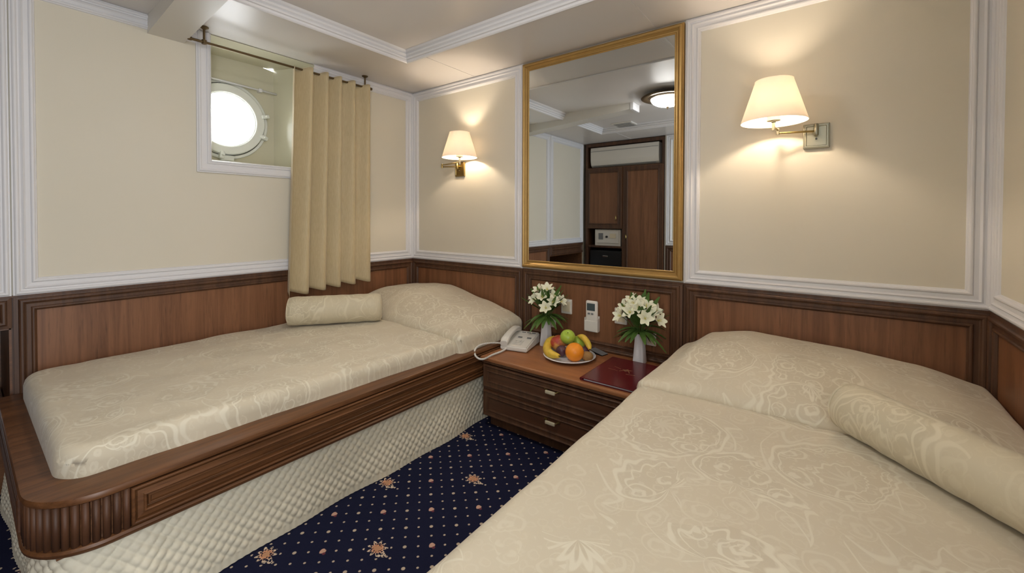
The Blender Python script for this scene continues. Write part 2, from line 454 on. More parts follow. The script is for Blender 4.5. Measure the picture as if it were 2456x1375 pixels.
# back plate with round hole
n = 48; ins = []; outs = []
for k in range(n):
    a = 2*PI*k/n; c_, s_ = math.cos(a), math.sin(a)
    ins.append((PC.y+PR*c_, PC.z+PR*s_))
    t = min(((WB-PC.y) if c_ > 0 else (WY0-PC.y))/c_ if abs(c_) > 1e-6 else 9, ((WZ1-PC.z) if s_ > 0 else (WZ0-PC.z))/s_ if abs(s_) > 1e-6 else 9)
    outs.append((PC.y+t*c_, PC.z+t*s_))
R4 = [[bm.verts.new((x, y, z)) for y, z in L] for x, L in ((WD, outs), (WD, ins), (WD-.06, ins), (WD-.06, outs))]
for i in range(3):
    for k in range(n): bm.faces.new((R4[i][k], R4[i][(k+1) % n], R4[i+1][(k+1) % n], R4[i+1][k]))
obj('window_recess', bm, 'recess', wall_left, smooth=30)
bm = B_()   # alcove lining
box(bm, -.55, -.53, AY0, AY1, 0, AZ); box(bm, -.53, .0005, AY0-.02, AY0+.006, 0, AZ); box(bm, -.53, .0005, AY1-.006, AY1+.002, 0, AZ); box(bm, -.53, .0005, AY0, AY1, AZ-.006, AZ+.001)
obj('alcove_lining', bm, 'woody', wall_left)
bm = bx(-.50, -.02, AY0+.02, -2.10, .30, .50, bev=.03, seg=3)
tag(obj('alcove_cushion', bm, 'linen', None, smooth=40), 'white covered berth cushion in the low wall alcove, seen in the mirror', 'cushion')
for o in (bpy.data.objects['alcove_cushion'],):
    pass
obj('alcove_plinth', bx(-.52, -.03, AY0+.01, AY1-.01, 0, .30), 'woody', wall_left)

wall_back = struct(obj('wall_back', bx(-.08, RW+.1, 0, .12, 0, ZC+.05), 'paper'))
bm = B_()
cells(bm, [-3.5, -2.76, -2.10, 0], [0, 2.0, ZC+.05], [(-2.76, -2.10, -1, 2.0)], lambda b, a, c, d, e: box(b, RW, RW+.1, a, c, d, e))  # unseen door opening added for the fill light
wall_right = struct(obj('wall_right', bm, 'paper'))
bm = B_()
box(bm, 1.05, RW, YB-.08, YB, 0, ZC+.05)
box(bm, 0, 1.05, -3.5, -3.42, 0, ZC+.05)
wall_front = struct(obj('wall_front', bm, 'paper'))

# upper white mouldings and wood panelling
def upper(par, O, U, N, u0, u1, z1=ZS, z0=ZW+.002):
    obj('panel_moulding', frame(B_(), O, U, (0, 0, 1), N, u0+.002, u1-.002, z0, z1-.001, WP), 'white', par)
def lower(par, O, U, N, u0, u1, z0=.02, z1=ZW, mat='wood'):
    O_, U_, N_ = Vector(O), Vector(U), Vector(N)
    def pl(a, b, c, d, h0, h1, nm, mt):
        b_ = B_(); box(b_, 0, 1, 0, 1, 0, 1)
        for v in b_.verts:
            v.co = O_+U_*(a+(b-a)*v.co.x)+N_*(h0+(h1-h0)*v.co.y)+Vector((0, 0, c+(d-c)*v.co.z))
        return obj(nm, b_, mt, par)
    p = pl(u0+.002, u1-.002, z0, z1-.002, .0005, .0015, 'wood_panel', mat)
    obj('wood_moulding', frame(B_(), O, U, (0, 0, 1), N, u0+.002, u1-.002, z0, z1, DP), 'mould', par)
    pl(u0, u1, z1-.003, z1+.004, .0, .014, 'cap_rail', 'mould')
ML, MR = 1.05, 2.005
LO, LU, LN = (0, 0, 0), (0, 1, 0), (1, 0, 0)
bm = B_(); zt_, zb_ = ZS-.001, ZW+.002
ch = [(-1.389, zt_, 0, -1), (-1.998, zt_, 1, -1), (-1.998, zb_, 1, 1), (-.002, zb_, -1, 1), (-.002, zt_, -1, -1), (-.784, zt_, 0, -1)]
Lc = [[bm.verts.new((h, y+sy*a, z+sz*a)) for y, z, sy, sz in ch] for a, h in WP]
for i in range(len(Lc)-1):
    for k in range(5): bm.faces.new((Lc[i][k], Lc[i][k+1], Lc[i+1][k+1], Lc[i+1][k]))
obj('panel_moulding', bm, 'white', wall_left)
upper(wall_left, LO, LU, LN, -2.80, -2.0)
lower(wall_left, LO, LU, LN, -2.0, 0)
lower(wall_left, LO, LU, LN, -2.80, -2.0, AZ+.0)
obj('wood_stile', bx(0, .0006, -2.003, -.0, .0, ZW), 'mould', wall_left)
obj('wood_stile', bx(0, RW, -.0006, 0, .0, ZW), 'mould', wall_back)
BO, BU, BN = (0, 0, 0), (1, 0, 0), (0, -1, 0)
upper(wall_back, BO, BU, BN, 0, ML); upper(wall_back, BO, BU, BN, MR, RW)
lower(wall_back, BO, BU, BN, 0, ML); lower(wall_back, BO, BU, BN, ML, MR, .36); lower(wall_back, BO, BU, BN, MR, RW)
bm = B_()      # unseen shell added behind the fill light to keep sky light out
box(bm, RW+.9, RW+1.0, -3.5, -1.4, -.08, 2.3); box(bm, RW+.1, RW+.9, -3.5, -1.4, -.08, 0); box(bm, RW+.1, RW+.9, -3.5, -1.4, 2.1, 2.3)
box(bm, RW+.1, RW+.9, -3.5, -3.4, 0, 2.1); box(bm, RW+.1, RW+.9, -1.5, -1.4, 0, 2.1)
obj('sky_block_shell', bm, 'white', wall_right)
RO, RU, RN = (RW, 0, 0), (0, 1, 0), (-1, 0, 0)
upper(wall_right, RO, RU, RN, -2.0, 0); lower(wall_right, RO, RU, RN, -2.0, 0)
FO, FU, FN = (0, YB, 0), (1, 0, 0), (0, 1, 0)
for a_, b_ in ((1.06, 2.03), (2.03, RW)): upper(wall_front, FO, FU, FN, a_, b_); lower(wall_front, FO, FU, FN, a_, b_)
# window surround: left, bottom and a short right stile
wf = [(0, 0), (0, .010)] + bead(.012, .007, .010) + [(.022, .009), (.04, .009)] + bead(.050, .006, .008) + [(.060, .012), (.068, -.002)]
bm = B_()
def strip(bm, p0, p1, inn, prof):
    p0, p1, inn = Vector(p0), Vector(p1), Vector(inn); d = (p1-p0).normalized()
    L = [[bm.verts.new(p0+inn*a+Vector((h, 0, 0))+d*a*k0), bm.verts.new(p1+inn*a+Vector((h, 0, 0)))] for (a, h) in prof for k0 in (1,)]
    for i in range(len(L)-1): bm.faces.new((L[i][0], L[i][1], L[i+1][1], L[i+1][0]))
YO = WY0-.062; ZO = WZ0-.030
strip(bm, (0, YO, ZO-.032), (0, YO, ZS-.002), (0, 1, 0), wf)
strip(bm, (0, YO, ZO-.032), (0, WY1+.06, ZO-.032), (0, 0, 1), wf)
obj('window_moulding', bm, 'white', wall_left)

# ------------------------------------------------------------------ porthole
win = bpy.data.objects.new('window_1', None); C.objects.link(win); win.location = PC; win['kind'] = 'structure'; WL[win.name] = PC.copy()
def ringx(r0_, r1_, x0, x1, name, mat, c=PC, n=56):
    b_ = lathe(B_(), [(r0_, x0), (r0_, x1-.003), (r0_+.003, x1), (r1_-.004, x1), (r1_, x1-.004), (r1_, x0), (r0_, x0)], c, n, 'x', caps=False)
    return obj(name, b_, mat, win, smooth=35)
ringx(.172, .232, .0, .016, 'flange', 'enamel')
ringx(.158, .206, .016, .040, 'glazing_ring', 'enamel')
ringx(.209, .214, .016, .0185, 'seal', 'rubber')
ringx(.1535, .160, .014, .030, 'inner_gasket', 'enamel')
obj('pane', lathe(B_(), [(1e-4, .018), (.1575, .018), (.1575, .024), (1e-4, .024)], PC, 48, 'x', caps=False), 'glass', win)
for ang in (14, -22, -98, 120, 200):
    a = math.radians(ang); b_ = bx(-.006, .030, -.022, .022, -.012, .012, bev=.005)
    tube(b_, [(.024, 0, 0), (.05, 0, 0)], .006, 8)
    bmesh.ops.translate(b_, verts=b_.verts, vec=(.022, .214, 0)); bmesh.ops.rotate(b_, verts=b_.verts, matrix=Matrix.Rotation(a, 3, 'X'))
    bmesh.ops.translate(b_, verts=b_.verts, vec=PC); obj('dog_clamp', b_, 'enamel', win, smooth=35)
b_ = bx(-.0, .03, -.035, .035, -.016, .016, bev=.006); bmesh.ops.translate(b_, verts=b_.verts, vec=PC+Vector((.01, 0, -.228))); obj('hinge', b_, 'enamel', win, smooth=35)
t = thing('recess_rail', 'thin white rail across the recess above the porthole', 'rail', (WD+.03, -1.09, 1.885))
obj('rod', tube(B_(), [(WD+.03, WY0+.0, 1.90), (WD+.03, WB+.005, 1.885)], .006, 8), 'white', t, smooth=True)
obj('support', bx(WD, WD+.036, -.985, -.965, 1.878, 1.900, bev=.003), 'white', t)

# ------------------------------------------------------------------ mirror
t = thing('wall_mirror', 'large rectangular mirror in a gilt frame above the nightstand', 'mirror', (1.527, 0, .80))
gp = [(0, 0), (0, .022), (.004, .026)] + bead(.013, .009, .024) + [(.024, .022), (.030, .016), (.036, .016)] + bead(.041, .004, .014) + [(.047, .010), (.047, .002)]
obj('frame', frame(B_(), (0, 0, 0), (1, 0, 0), (0, 0, 1), (0, -1, 0), 1.053, 2.002, .797, 2.036, gp), 'gold', t)
obj('glass', bx(1.097, 1.958, -.014, -.008, .84, 1.993), 'mirror', t)

# ------------------------------------------------------------------ beds
def build_bed(W, ytop, label, flip):
    fx = (lambda x: RW-x) if flip else (lambda x: x)
    t = thing('bed', label, 'bed', (fx(W/2), -1.0, 0))
    def fin(name, b_, mat, par=t, **k):
        if flip:
            for v in b_.verts: v.co.x = RW-v.co.x
        return obj(name, b_, mat, par, **k)
    YF, r = -2.032, .14
    def path(off=0, x0=.018, yend=-.016, n=14):
        P = [(x0, YF, 0, -1), (W-r, YF, 0, -1)]
        for k in range(1, n+1):
            a = -PI/2 + PI/2*k/n
            P.append((W-r+r*math.cos(a), YF+r+r*math.sin(a), math.cos(a), math.sin(a)))
        P.append((W, yend, 1, 0)); return P
    zt = ytop; zb = .25
    body = [(-.007, zb+.01), (-.007, zt-.02), (-.03, zt-.02), (-.03, zb+.01)]
    fin('rail_body', sweep(B_(), path(), body), 'woody')
    cap = [(.004, zt-.022), (.010, zt-.018), (.012, zt-.010), (.009, zt-.002), (.002, zt), (-.105, zt), (-.108, zt-.004), (-.108, zt-.022)]
    fin('top_cap', sweep(B_(), path(), cap), 'woody', smooth=40)
    bot = [(.010, zb+.004), (.012, zb+.012), (.008, zb+.018), (0, zb+.02), (-.03, zb+.02), (-.03, zb), (.006, zb)]
    fin('bottom_moulding', sweep(B_(), path(), bot), 'woody', smooth=40)
    # moulded panels on the long side and the foot
    def pan(O, U, N, a, b):
        pr = [(0, 0), (0, .003)] + bead(.0045, .0042, .004, 5) + [(.0095, -.003), (.0115, -.002), (.013, .002), (.0245, .004)] + bead(.0285, .0034, .0045, 5) + [(.033, -.006), (.0355, -.007)] + bead(.039, .0032, -.005, 5) + [(.0435, -.009), (.046, -.009)]
        z0, z1 = zb+.022, zt-.024; s = (z1-z0)/.1
        pr = [(q*s, h) for q, h in pr]
        return frame(B_(), O, U, (0, 0, 1), N, a, b, z0, z1, pr, fill=True)
    fin('side_panel_moulding', pan((W+.004, 0, 0), (0, 1, 0), (1, 0, 0), YF+r+.035, -.02), 'woody')
    fin('foot_panel_moulding', pan((0, YF-.004, 0), (1, 0, 0), (0, -1, 0), .03, W-r-.055), 'woodx')
    # flutes round the corner
    pts = []
    L = .045; ds = .0195
    s = -L
    arc = r*PI/2
    first = None
    while s < arc+.035:
        if s < 0: x, y, nx, ny = W-r+s, YF, 0, -1
        elif s < arc:
            a = -PI/2+s/r; nx, ny = math.cos(a), math.sin(a); x, y = W-r+r*nx, YF+r+r*ny
        else: x, y, nx, ny = W, YF+r+(s-arc), 1, 0
        if first is None:
            b_ = lathe(B_(), [(.0082, zb+.018), (.0082, zt-.021)], (0, 0, 0), 12)
            me = bpy.data.meshes.new('flute'); b_.to_mesh(me); b_.free(); me.materials.append(MT['fluted'])
            for p in me.polygons: p.use_smooth = len(p.vertices) == 4
            first = me
        o = bpy.data.objects.new('flute', first); C.objects.link(o); o.parent = t
        o.location = Vector((fx(x-nx*.001), y-ny*.001, 0)) - wl(t)
        s += ds
    # mattress
    fin('mattress', bx(.04, W-.20, -1.93, -.04, .27, zt+.01, bev=.03), 'linen', smooth=40)
    fin('slat_base', bx(.02, W-.04, -1.99, -.02, .24, .27), 'woody')
    # quilted skirt
    P = []; st = .0038
    rr = .11
    def at(s):     # arclength along foot then side, inset .03
        x1, y0 = W-.035-rr, YF+.03
        if s < x1-.03: return .03+s, y0, 0, -1
        s -= x1-.03
        if s < rr*PI/2:
            a = -PI/2+s/rr; return x1+rr*math.cos(a), y0+rr+rr*math.sin(a), math.cos(a), math.sin(a)
        s -= rr*PI/2
        return x1+rr, y0+rr+s, 1, 0
    tot = (W-.035-rr-.03) + rr*PI/2 + (-.03-(YF+.03+rr))
    if flip: st = .012
    ns = int(tot/st); nz = int(.262/st)
    b_ = B_(); G = []
    for i in range(ns+1):
        s = tot*i/ns; x, y, nx, ny = at(s); row = []
        xs = s-(W-.035-rr-.03)-rr*PI/2
        for j in range(nz+1):
            v = j/nz; z = .262*(1-v)
            hem = .262-z
            k = PI/.025
            a_ = (s+z)*.7071; c2 = (s-z)*.7071
            q = abs(math.sin(a_*k)*math.sin(c2*k))**.42*.0085 if z > .024 else .0045+.001*math.sin(s*300)
            fl = v*(.024+.008*math.sin(s*6.0+1)+.005*math.sin(s*17))
            if abs(xs+rr*.8) < .20: fl += v*.03*math.sin((xs+rr*.8)/.20*PI*1.5+1.2)**2
            o_ = q+fl
            row.append(b_.verts.new((x+nx*o_, y+ny*o_, z+.003)))
        G.append(row)
    for i in range(ns):
        for j in range(nz): b_.faces.new((G[i][j], G[i+1][j], G[i+1][j+1], G[i][j+1]))
    fin('quilted_skirt', b_, 'quilt', smooth=True)
    return t
build_bed(1.085, .398, 'single bed with fluted wooden rail and quilted skirt, under the porthole', False)
build_bed(1.045, .385, 'single bed against the right wall, beside the large wall lamp', True)

def rr_dist(x, y, x0, x1, y0, y1, r):
    """distance inside a rounded rectangle (positive inside)"""
    cx, cy = (x0+x1)/2, (y0+y1)/2
    qx, qy = abs(x-cx)-((x1-x0)/2-r), abs(y-cy)-((y1-y0)/2-r)
    out = math.hypot(max(qx, 0), max(qy, 0)) + min(max(qx, qy), 0) - r
    return -out
def soft_top(name, x0, x1e, y0, y1, ztf, zbot, R, mat, par=None, nx=90, ny=150, seed=0, rc=.07, wr=.0025, bulge=.0):
    """cloth shell: x1e(y) is the outer edge; rounds over with radius R and hangs to zbot"""
    def dens(n):
        o = []
        for i in range(n+1):
            t = i/n; o.append(.5-.5*math.cos(PI*t) if True else t)
        return [a*.55+(i/n)*.45 for i, a in enumerate(o)]
    U, W_ = dens(nx), dens(ny); b_ = B_(); G = []
    for v in W_:
        y = y0+(y1-y0)*v; xe = x1e(y); row = []
        for u in U:
            x = x0+(xe-x0)*u
            d = rr_dist(x, y, x0, xe, y0, y1, rc)
            X, Y = x, y
            if d < 0:
                cx = min(max(x, x0+rc), xe-rc); cy = min(max(y, y0+rc), y1-rc)
                q = Vector((x-cx, y-cy)); q = q.normalized()*rc; X, Y = cx+q.x, cy+q.y; d = 0
            t = min(d/R, 1); e = math.sqrt(max(0, 1-(1-t)**2))
            zt = ztf(X, Y)
            z = zt-R*(1-e)*1.0
            z += wr*noise.noise(Vector((X*5, Y*5, seed)))*2 + wr*.5*noise.noise(Vector((X*16, Y*16, seed+3)))
            row.append(b_.verts.new((X, Y, z)))
        G.append(row)
    for j in range(ny):
        for i in range(nx): b_.faces.new((G[j][i], G[j][i+1], G[j+1][i+1], G[j+1][i]))
    # skirt
    loop = [G[0][i] for i in range(nx+1)] + [G[j][nx] for j in range(1, ny+1)] + [G[ny][i] for i in range(nx-1, -1, -1)] + [G[j][0] for j in range(ny-1, 0, -1)]
    prev = loop; K = 5
    for k in range(1, K+1):
        cur = []
        for m_, v in enumerate(loop):
            f = k/K; z = v.co.z+(zbot-v.co.z)*f
            w_ = .003*math.sin(m_*.21+seed)*f + .002*noise.noise(Vector((v.co.x*30, v.co.y*30, seed)))
            dx = min(max((v.co.x-(x0+xe)/2)*.01, -.002), .002)
            cur.append(b_.verts.new((v.co.x + (w_ if 0 < v.co.x-x0-.03 else 0), v.co.y, z)))
        n_ = len(loop)
        for m_ in range(n_): b_.faces.new((prev[m_], prev[(m_+1) % n_], cur[(m_+1) % n_], cur[m_]))
        prev = cur
    bmesh.ops.remove_doubles(b_, verts=b_.verts, dist=1e-5)
    return obj(name, b_, mat, par, smooth=True)
def lerp_tab(T, x):
    if x <= T[0][0]: return T[0][1]
    for (a, p), (b, q) in zip(T, T[1:]):
        if x <= b:
            t = (x-a)/(b-a); t = t*t*(3-2*t)*.5+t*.5; return p+(q-p)*t
    return T[-1][1]
def pillow_z(T, base, yc, peak=1.12):
    def f(x, y):
        t = min(max((y-yc)/(0-yc), 0), 1)
        if t < .5: s = math.sin(PI/2*t/.5)**.8*peak
        else: s = peak-(peak-1)*((t-.5)/.5)**2
        return base + (lerp_tab(T, x)-base)*s
    return f
# bed 1
b1 = soft_top('bedspread', .02, lambda y: .982+.055*min(max((y+1.95)/1.3, 0), 1), -1.982, -.014,
              lambda x, y: .482-.012*max(0, (x-.8)/.25)+.008*math.sin(PI*min(max((x-.02)/1.0, 0), 1))-.018*math.exp(-((y+.576)/.012)**2), .392, .038, 'spread', seed=1, rc=.085, wr=.004)
tag(b1, 'cream paisley bedspread on the bed under the porthole', 'bedspread')
soft_top('pillow_cover', .022, lambda y: 1.066, -.575, -.016, pillow_z([(.02, .585), (.1, .607), (.45, .628), (.77, .566), (.955, .520), (1.066, .485)], .493, -.575),
         .396, .03, 'spread', b1, 70, 60, 4, .03, .003)
# bed 2
b2 = soft_top('bedspread', 2.010, lambda y: RW-.012, -1.99, -.014, lambda x, y: .497+.008*math.sin(PI*min(max((x-2.0)/1.0, 0), 1))-.022*math.exp(-((y+.626)/.013)**2), .375, .045, 'spread', seed=9, rc=.06)
tag(b2, 'cream paisley bedspread on the bed in the foreground at right', 'bedspread')
soft_top('pillow_cover', 2.000, lambda y: RW-.010, -.625, -.016, pillow_z([(1.99, .485), (2.05, .515), (2.15, .580), (2.3, .606), (2.6, .594), (2.82, .571), (3.0, .53)], .503, -.625),
         .385, .03, 'spread', b2, 70, 60, 12, .03, .003)

def bolster(p0, p1, r, label, seed):
    p0, p1 = Vector(p0), Vector(p1); d = p1-p0; L = d.length; d.normalize()
    c = (p0+p1)/2
    prof = []
    e = .028
    prof += [(.0, -L/2+.004), (r*.35, -L/2+.001), (r*.7, -L/2), (r*.86, -L/2+.006), (r*.96, -L/2+.016), (r, -L/2+.034)]
    N = 26
    prof += [(r*(1+.012*math.sin(k*1.3+seed)), -L/2+.034+(L-.068)*k/N) for k in range(1, N)]
    prof += [(a, -b) for a, b in prof[5::-1]]
    b_ = lathe(B_(), prof, (0, 0, 0), 40, 'x')
    for v in b_.verts:
        v.co += v.co.normalized()*noise.noise(v.co*14+Vector((seed, 0, 0)))*.003
    bmesh.ops.rotate(b_, verts=b_.verts, matrix=Matrix.Rotation(math.atan2(d.y, d.x), 3, 'Z'))
    t = thing('bolster_cushion', label, 'cushion', (c.x, c.y, c.z-r))
    bmesh.ops.translate(b_, verts=b_.verts, vec=c)
    obj('cover', b_, 'bolster', t, smooth=55)
    for s in (-1, 1):
        q = c+d*s*(L/2-.010)
        ring = []
        a1 = Vector((-d.y, d.x, 0)); a2 = Vector((0, 0, 1))
        for k in range(40): ring.append(q+(a1*math.cos(2*PI*k/40)+a2*math.sin(2*PI*k/40))*(r*.915))
        obj('piping', tube(B_(), ring, .0035, 6, closed=True), 'bolster', t, smooth=True)
bolster((.155, -1.015, .572), (.462, -.615, .572), .080, 'cream bolster lying on the bed under the porthole', 1)
bolster((2.613, -.618, .573), (2.925, -.956, .573), .068, 'cream paisley bolster lying on the foreground bed', 5)

# ------------------------------------------------------------------ curtain and rod
t = thing('curtain_rod', 'thin bronze curtain rod hung from the ceiling in front of the porthole', 'curtain rod', (.068, -.92, 1.972))
obj('rod', tube(B_(), [(.068, -1.425, 1.972), (.068, -.425, 1.972)], .0065, 12), 'bronze', t, smooth=40)
for y in (-1.372, -.462):
    b_ = lathe(B_(), [(.0, ZS), (.020, ZS), (.020, ZS-.004), (.010, ZS-.010), (.0055, ZS-.014), (.0055, 1.985), (.011, 1.982), (.011, 1.962), (.0, 1.960)], (.068, y, 0), 16)
    obj('bracket', b_, 'bronze', t, smooth=40)
for y in (-1.432, -.418):
    obj('finial', lathe(B_(), [(.0, y-.010), (.009, y-.008), (.010, y), (.009, y+.008), (0, y+.010)], (.068, 0, 1.972), 12, 'y'), 'bronze', t, smooth=40)
b_ = B_(); G = []; NS, NZ = 260, 60
for j in range(NZ+1):
    v = j/NZ; row = []
    ya = -.955-.038*v**1.2; yb = -.404+.004*v
    for i in range(NS+1):
        u = i/NS
        ph = (u*5.6+.06*math.sin(u*9+2)+.035*v*math.sin(u*7))*2*PI
        amp = .031+.007*math.sin(u*5+1) - .003*v
        x = .070+amp*math.cos(ph+.35*v) + .004*math.sin(ph*2+1+v*2)
        top = 1.972 + (.010*math.cos(ph) + .006)*min(1, u/.05)
        y = ya+(yb-ya)*u + .015*math.sin(ph*1.0+1.1)*(.5+.5*v)
        bot = .668 - .012*math.cos(ph) + (.000) - .018*(1-u)**2+.012*u
        z = top+(bot-top)*v
        x += .0025*noise.noise(Vector((y*20, z*9, 3)))
        row.append(b_.verts.new((max(x, .022), y, z)))
    G.append(row)
for j in range(NZ):
    for i in range(NS): b_.faces.new((G[j][i], G[j][i+1], G[j+1][i+1], G[j+1][i]))
cur = obj('curtain', b_, 'curtain', None, smooth=True)
sm = cur.modifiers.new('thick', 'SOLIDIFY'); sm.thickness = .0016
tag(cur, 'short beige pleated curtain drawn to one side of the porthole', 'curtain')
b_ = B_()
for j in (NZ-2,):
    pass
b_.free()

# ------------------------------------------------------------------ wall lamps
def wall_lamp(px, elbow, stem, label, mt, dz=0):
    t = thing('wall_lamp', label, 'lamp', (px, 0, 1.436), 'brass swing arm lamps on the back wall')
    z0 = 1.436
    b_ = B_(); box(b_, px-.044, px+.044, -.014, -.0, z0-.050, z0+.050, bev=.003)
    obj('backplate', b_, mt, t)
    obj('backplate_rim', frame(B_(), (0, 0, 0), (1, 0, 0), (0, 0, 1), (0, -1, 0), px-.040, px+.040, z0-.046, z0+.046, [(0, .013), (.002, .0165), (.006, .0165), (.008, .0145)]), mt, t)
    kz = z0+.020
    b_ = lathe(B_(), [(0, kz-.024), (.006, kz-.022), (.0085, kz-.018), (.0085, kz+.022), (.006, kz+.026), (.0, kz+.027)], (px, -.036, 0), 16)
    tube(b_, [(px, -.012, kz), (px, -.036, kz)], .006, 10)
    obj('hinge_post', b_, mt, t, smooth=40)
    b_ = tube(B_(), [(px, -.012, z0-.012), (px, -.026, z0-.012)], .0035, 8); obj('switch', b_, 'black', t)
    ex, ey = elbow; sx, sy = stem
    obj('arm', tube(B_(), [(px, -.036, kz-.004), (ex, ey, kz-.004)], .0042, 10), 'brass', t, smooth=40)
    obj('elbow', lathe(B_(), [(0, kz-.012), (.0065, kz-.011), (.0065, kz+.016), (0, kz+.017)], (ex, ey, 0), 14), mt, t, smooth=40)
    obj('arm', tube(B_(), [(ex, ey, kz+.008), (sx, sy, kz+.008)], .0042, 10), 'brass', t, smooth=40)
    obj('stem', lathe(B_(), [(0, kz-.010), (.006, kz-.008), (.006, kz+.022+dz), (.010, kz+.026+dz), (.010, kz+.03+dz), (0, kz+.03+dz)], (sx, sy, 0), 14), 'nickel', t, smooth=40)
    kz += dz; zb = kz+.030
    obj('lamp_socket', lathe(B_(), [(0, zb), (.024, zb+.0), (.024, zb+.045), (.014, zb+.05), (0, zb+.05)], (sx, sy, 0), 20), 'ivory', t, smooth=40)
    obj('bulb', lathe(B_(), [(.008, zb+.05)]+[(.021*math.cos(a*PI/12), zb+.073+.021*math.sin(a*PI/12)) for a in range(-5, 6)]+[(.0, zb+.094)], (sx, sy, 0), 16), 'bulb', t, smooth=True)
    sb = kz+.024
    n_ = 64; b_ = B_()
    zz = [sb, sb+.003, sb+.162, sb+.165]; ra = [.1155, .115, .066, .0665]
    obj('lamp_shade', lathe(b_, [(ra[0]-.0015, sb+.0005)]+list(zip(ra, zz))+[(ra[3]-.0015, sb+.1645)]+[(ra[k]-.0015, zz[k]) for k in (2, 1)]+[(ra[0]-.0015, sb+.0005)], (sx, sy, 0), n_, caps=False), 'shade', t, smooth=30)
    b_ = B_()
    for k in range(3):
        a = k*2*PI/3+.4
        tube(b_, [(sx, sy, zb+.03), (sx+math.cos(a)*.062, sy+math.sin(a)*.062, sb+.158)], .0012, 5)
    obj('shade_holder', b_, 'brass', t)
wall_lamp(.510, (.412, -.085), (.622, -.128), 'small brass swing arm wall lamp in the corner between porthole and mirror', 'brass', .013)
wall_lamp(2.520, (2.392, -.075), (2.386, -.172), 'brass swing arm wall lamp with nickel plate right of the mirror', 'nickel')

# ------------------------------------------------------------------ ceiling lamp (seen in the mirror)
cx, cy = 1.515, -1.35
t = thing('ceiling_lamp', 'bronze ceiling lamp with a glowing alabaster bowl, seen in the mirror', 'lamp', (cx, cy, ZC))
obj('rim', lathe(B_(), [(.02, ZC), (.10, ZC), (.15, ZC-.012), (.195, ZC-.026), (.205, ZC-.034), (.195, ZC-.040), (.150, ZC-.034), (.135, ZC-.046), (.128, ZC-.046), (.128, ZC-.03), (.02, ZC-.03)], (cx, cy, 0), 48, caps=False), 'bronze', t, smooth=40)
obj('bowl', lathe(B_(), [(.127, ZC-.040)]+[(.127*math.cos(a*PI/20), ZC-.044-.062*math.sin(a*PI/20)) for a in range(0, 10)]+[(.0, ZC-.106)], (cx, cy, 0), 40), 'bowl', t, smooth=True)
obj('finial', lathe(B_(), [(.006, ZC-.104), (.013, ZC-.108), (.011, ZC-.114), (.005, ZC-.118), (.007, ZC-.124), (0, ZC-.130)], (cx, cy, 0), 16), 'bronze', t, smooth=True)

# ------------------------------------------------------------------ nightstand
NX0, NX1, NF, NH = 1.120, 1.955, -.462, .374
t = thing('nightstand', 'low walnut nightstand with two drawers between the beds', 'nightstand', ((NX0+NX1)/2, -.24, 0))
obj('worktop', bx(NX0-.012, NX1, NF-.012, -.014, NH-.022, NH, bev=.006), 'top', t)
b_ = B_(); box(b_, NX0, NX0+.02, NF+.004, -.014, .062, NH-.022); box(b_, NX1-.02, NX1, NF+.004, -.014, .062, NH-.022)
box(b_, NX0+.02, NX1-.02, -.034, -.014, .062, NH-.022); box(b_, NX0+.02, NX1-.02, NF+.004, -.034, .062, .08); box(b_, NX0+.02, NX1-.02, NF+.004, -.034, .200, .214)
obj('carcass', b_, 'woodx', t)
obj('plinth', bx(NX0+.015, NX1-.01, NF+.045, -.02, 0, .062), 'mould', t)
obj('top_moulding', bx(NX0-.004, NX1, NF-.006, NF+.006, NH-.034, NH-.023, bev=.003), 'mould', t)
for z0, z1 in ((.216, .334), (.066, .200)):
    d = obj('drawer', bx(NX0+.004, NX1-.004, NF-.002, NF+.018, z0, z1), 'woodx', t)
    pr = [(0, .0), (0, .003)] + bead(.006, .0045, .003) + [(.014, .002), (.026, .002)] + bead(.031, .0035, .002) + [(.038, .0005)]
    obj('drawer_moulding', frame(B_(), (0, NF-.002, 0), (1, 0, 0), (0, 0, 1), (0, -1, 0), NX0+.005, NX1-.005, z0+.001, z1-.001, pr), 'mould', d)
    hz = (z0+z1)/2+.018; hx = 1.548
    b_ = bx(hx-.026, hx+.026, NF-.027, NF-.018, hz-.008, hz+.008, bev=.003)
    obj('handle', b_, 'handle', d, smooth=40)
    for s in (-1, 1):
        b_ = tube(B_(), [(hx+s*.034, NF-.004, hz+.004), (hx+s*.028, NF-.016, hz+.003), (hx+s*.018, NF-.022, hz)], .0035, 8)
        box(b_, min(hx+s*.042, hx+s*.026), max(hx+s*.042, hx+s*.026), NF-.0065, NF-.002, hz-.001, hz+.009, bev=.0015)
        obj('handle_mount', b_, 'brass', d, smooth=40)

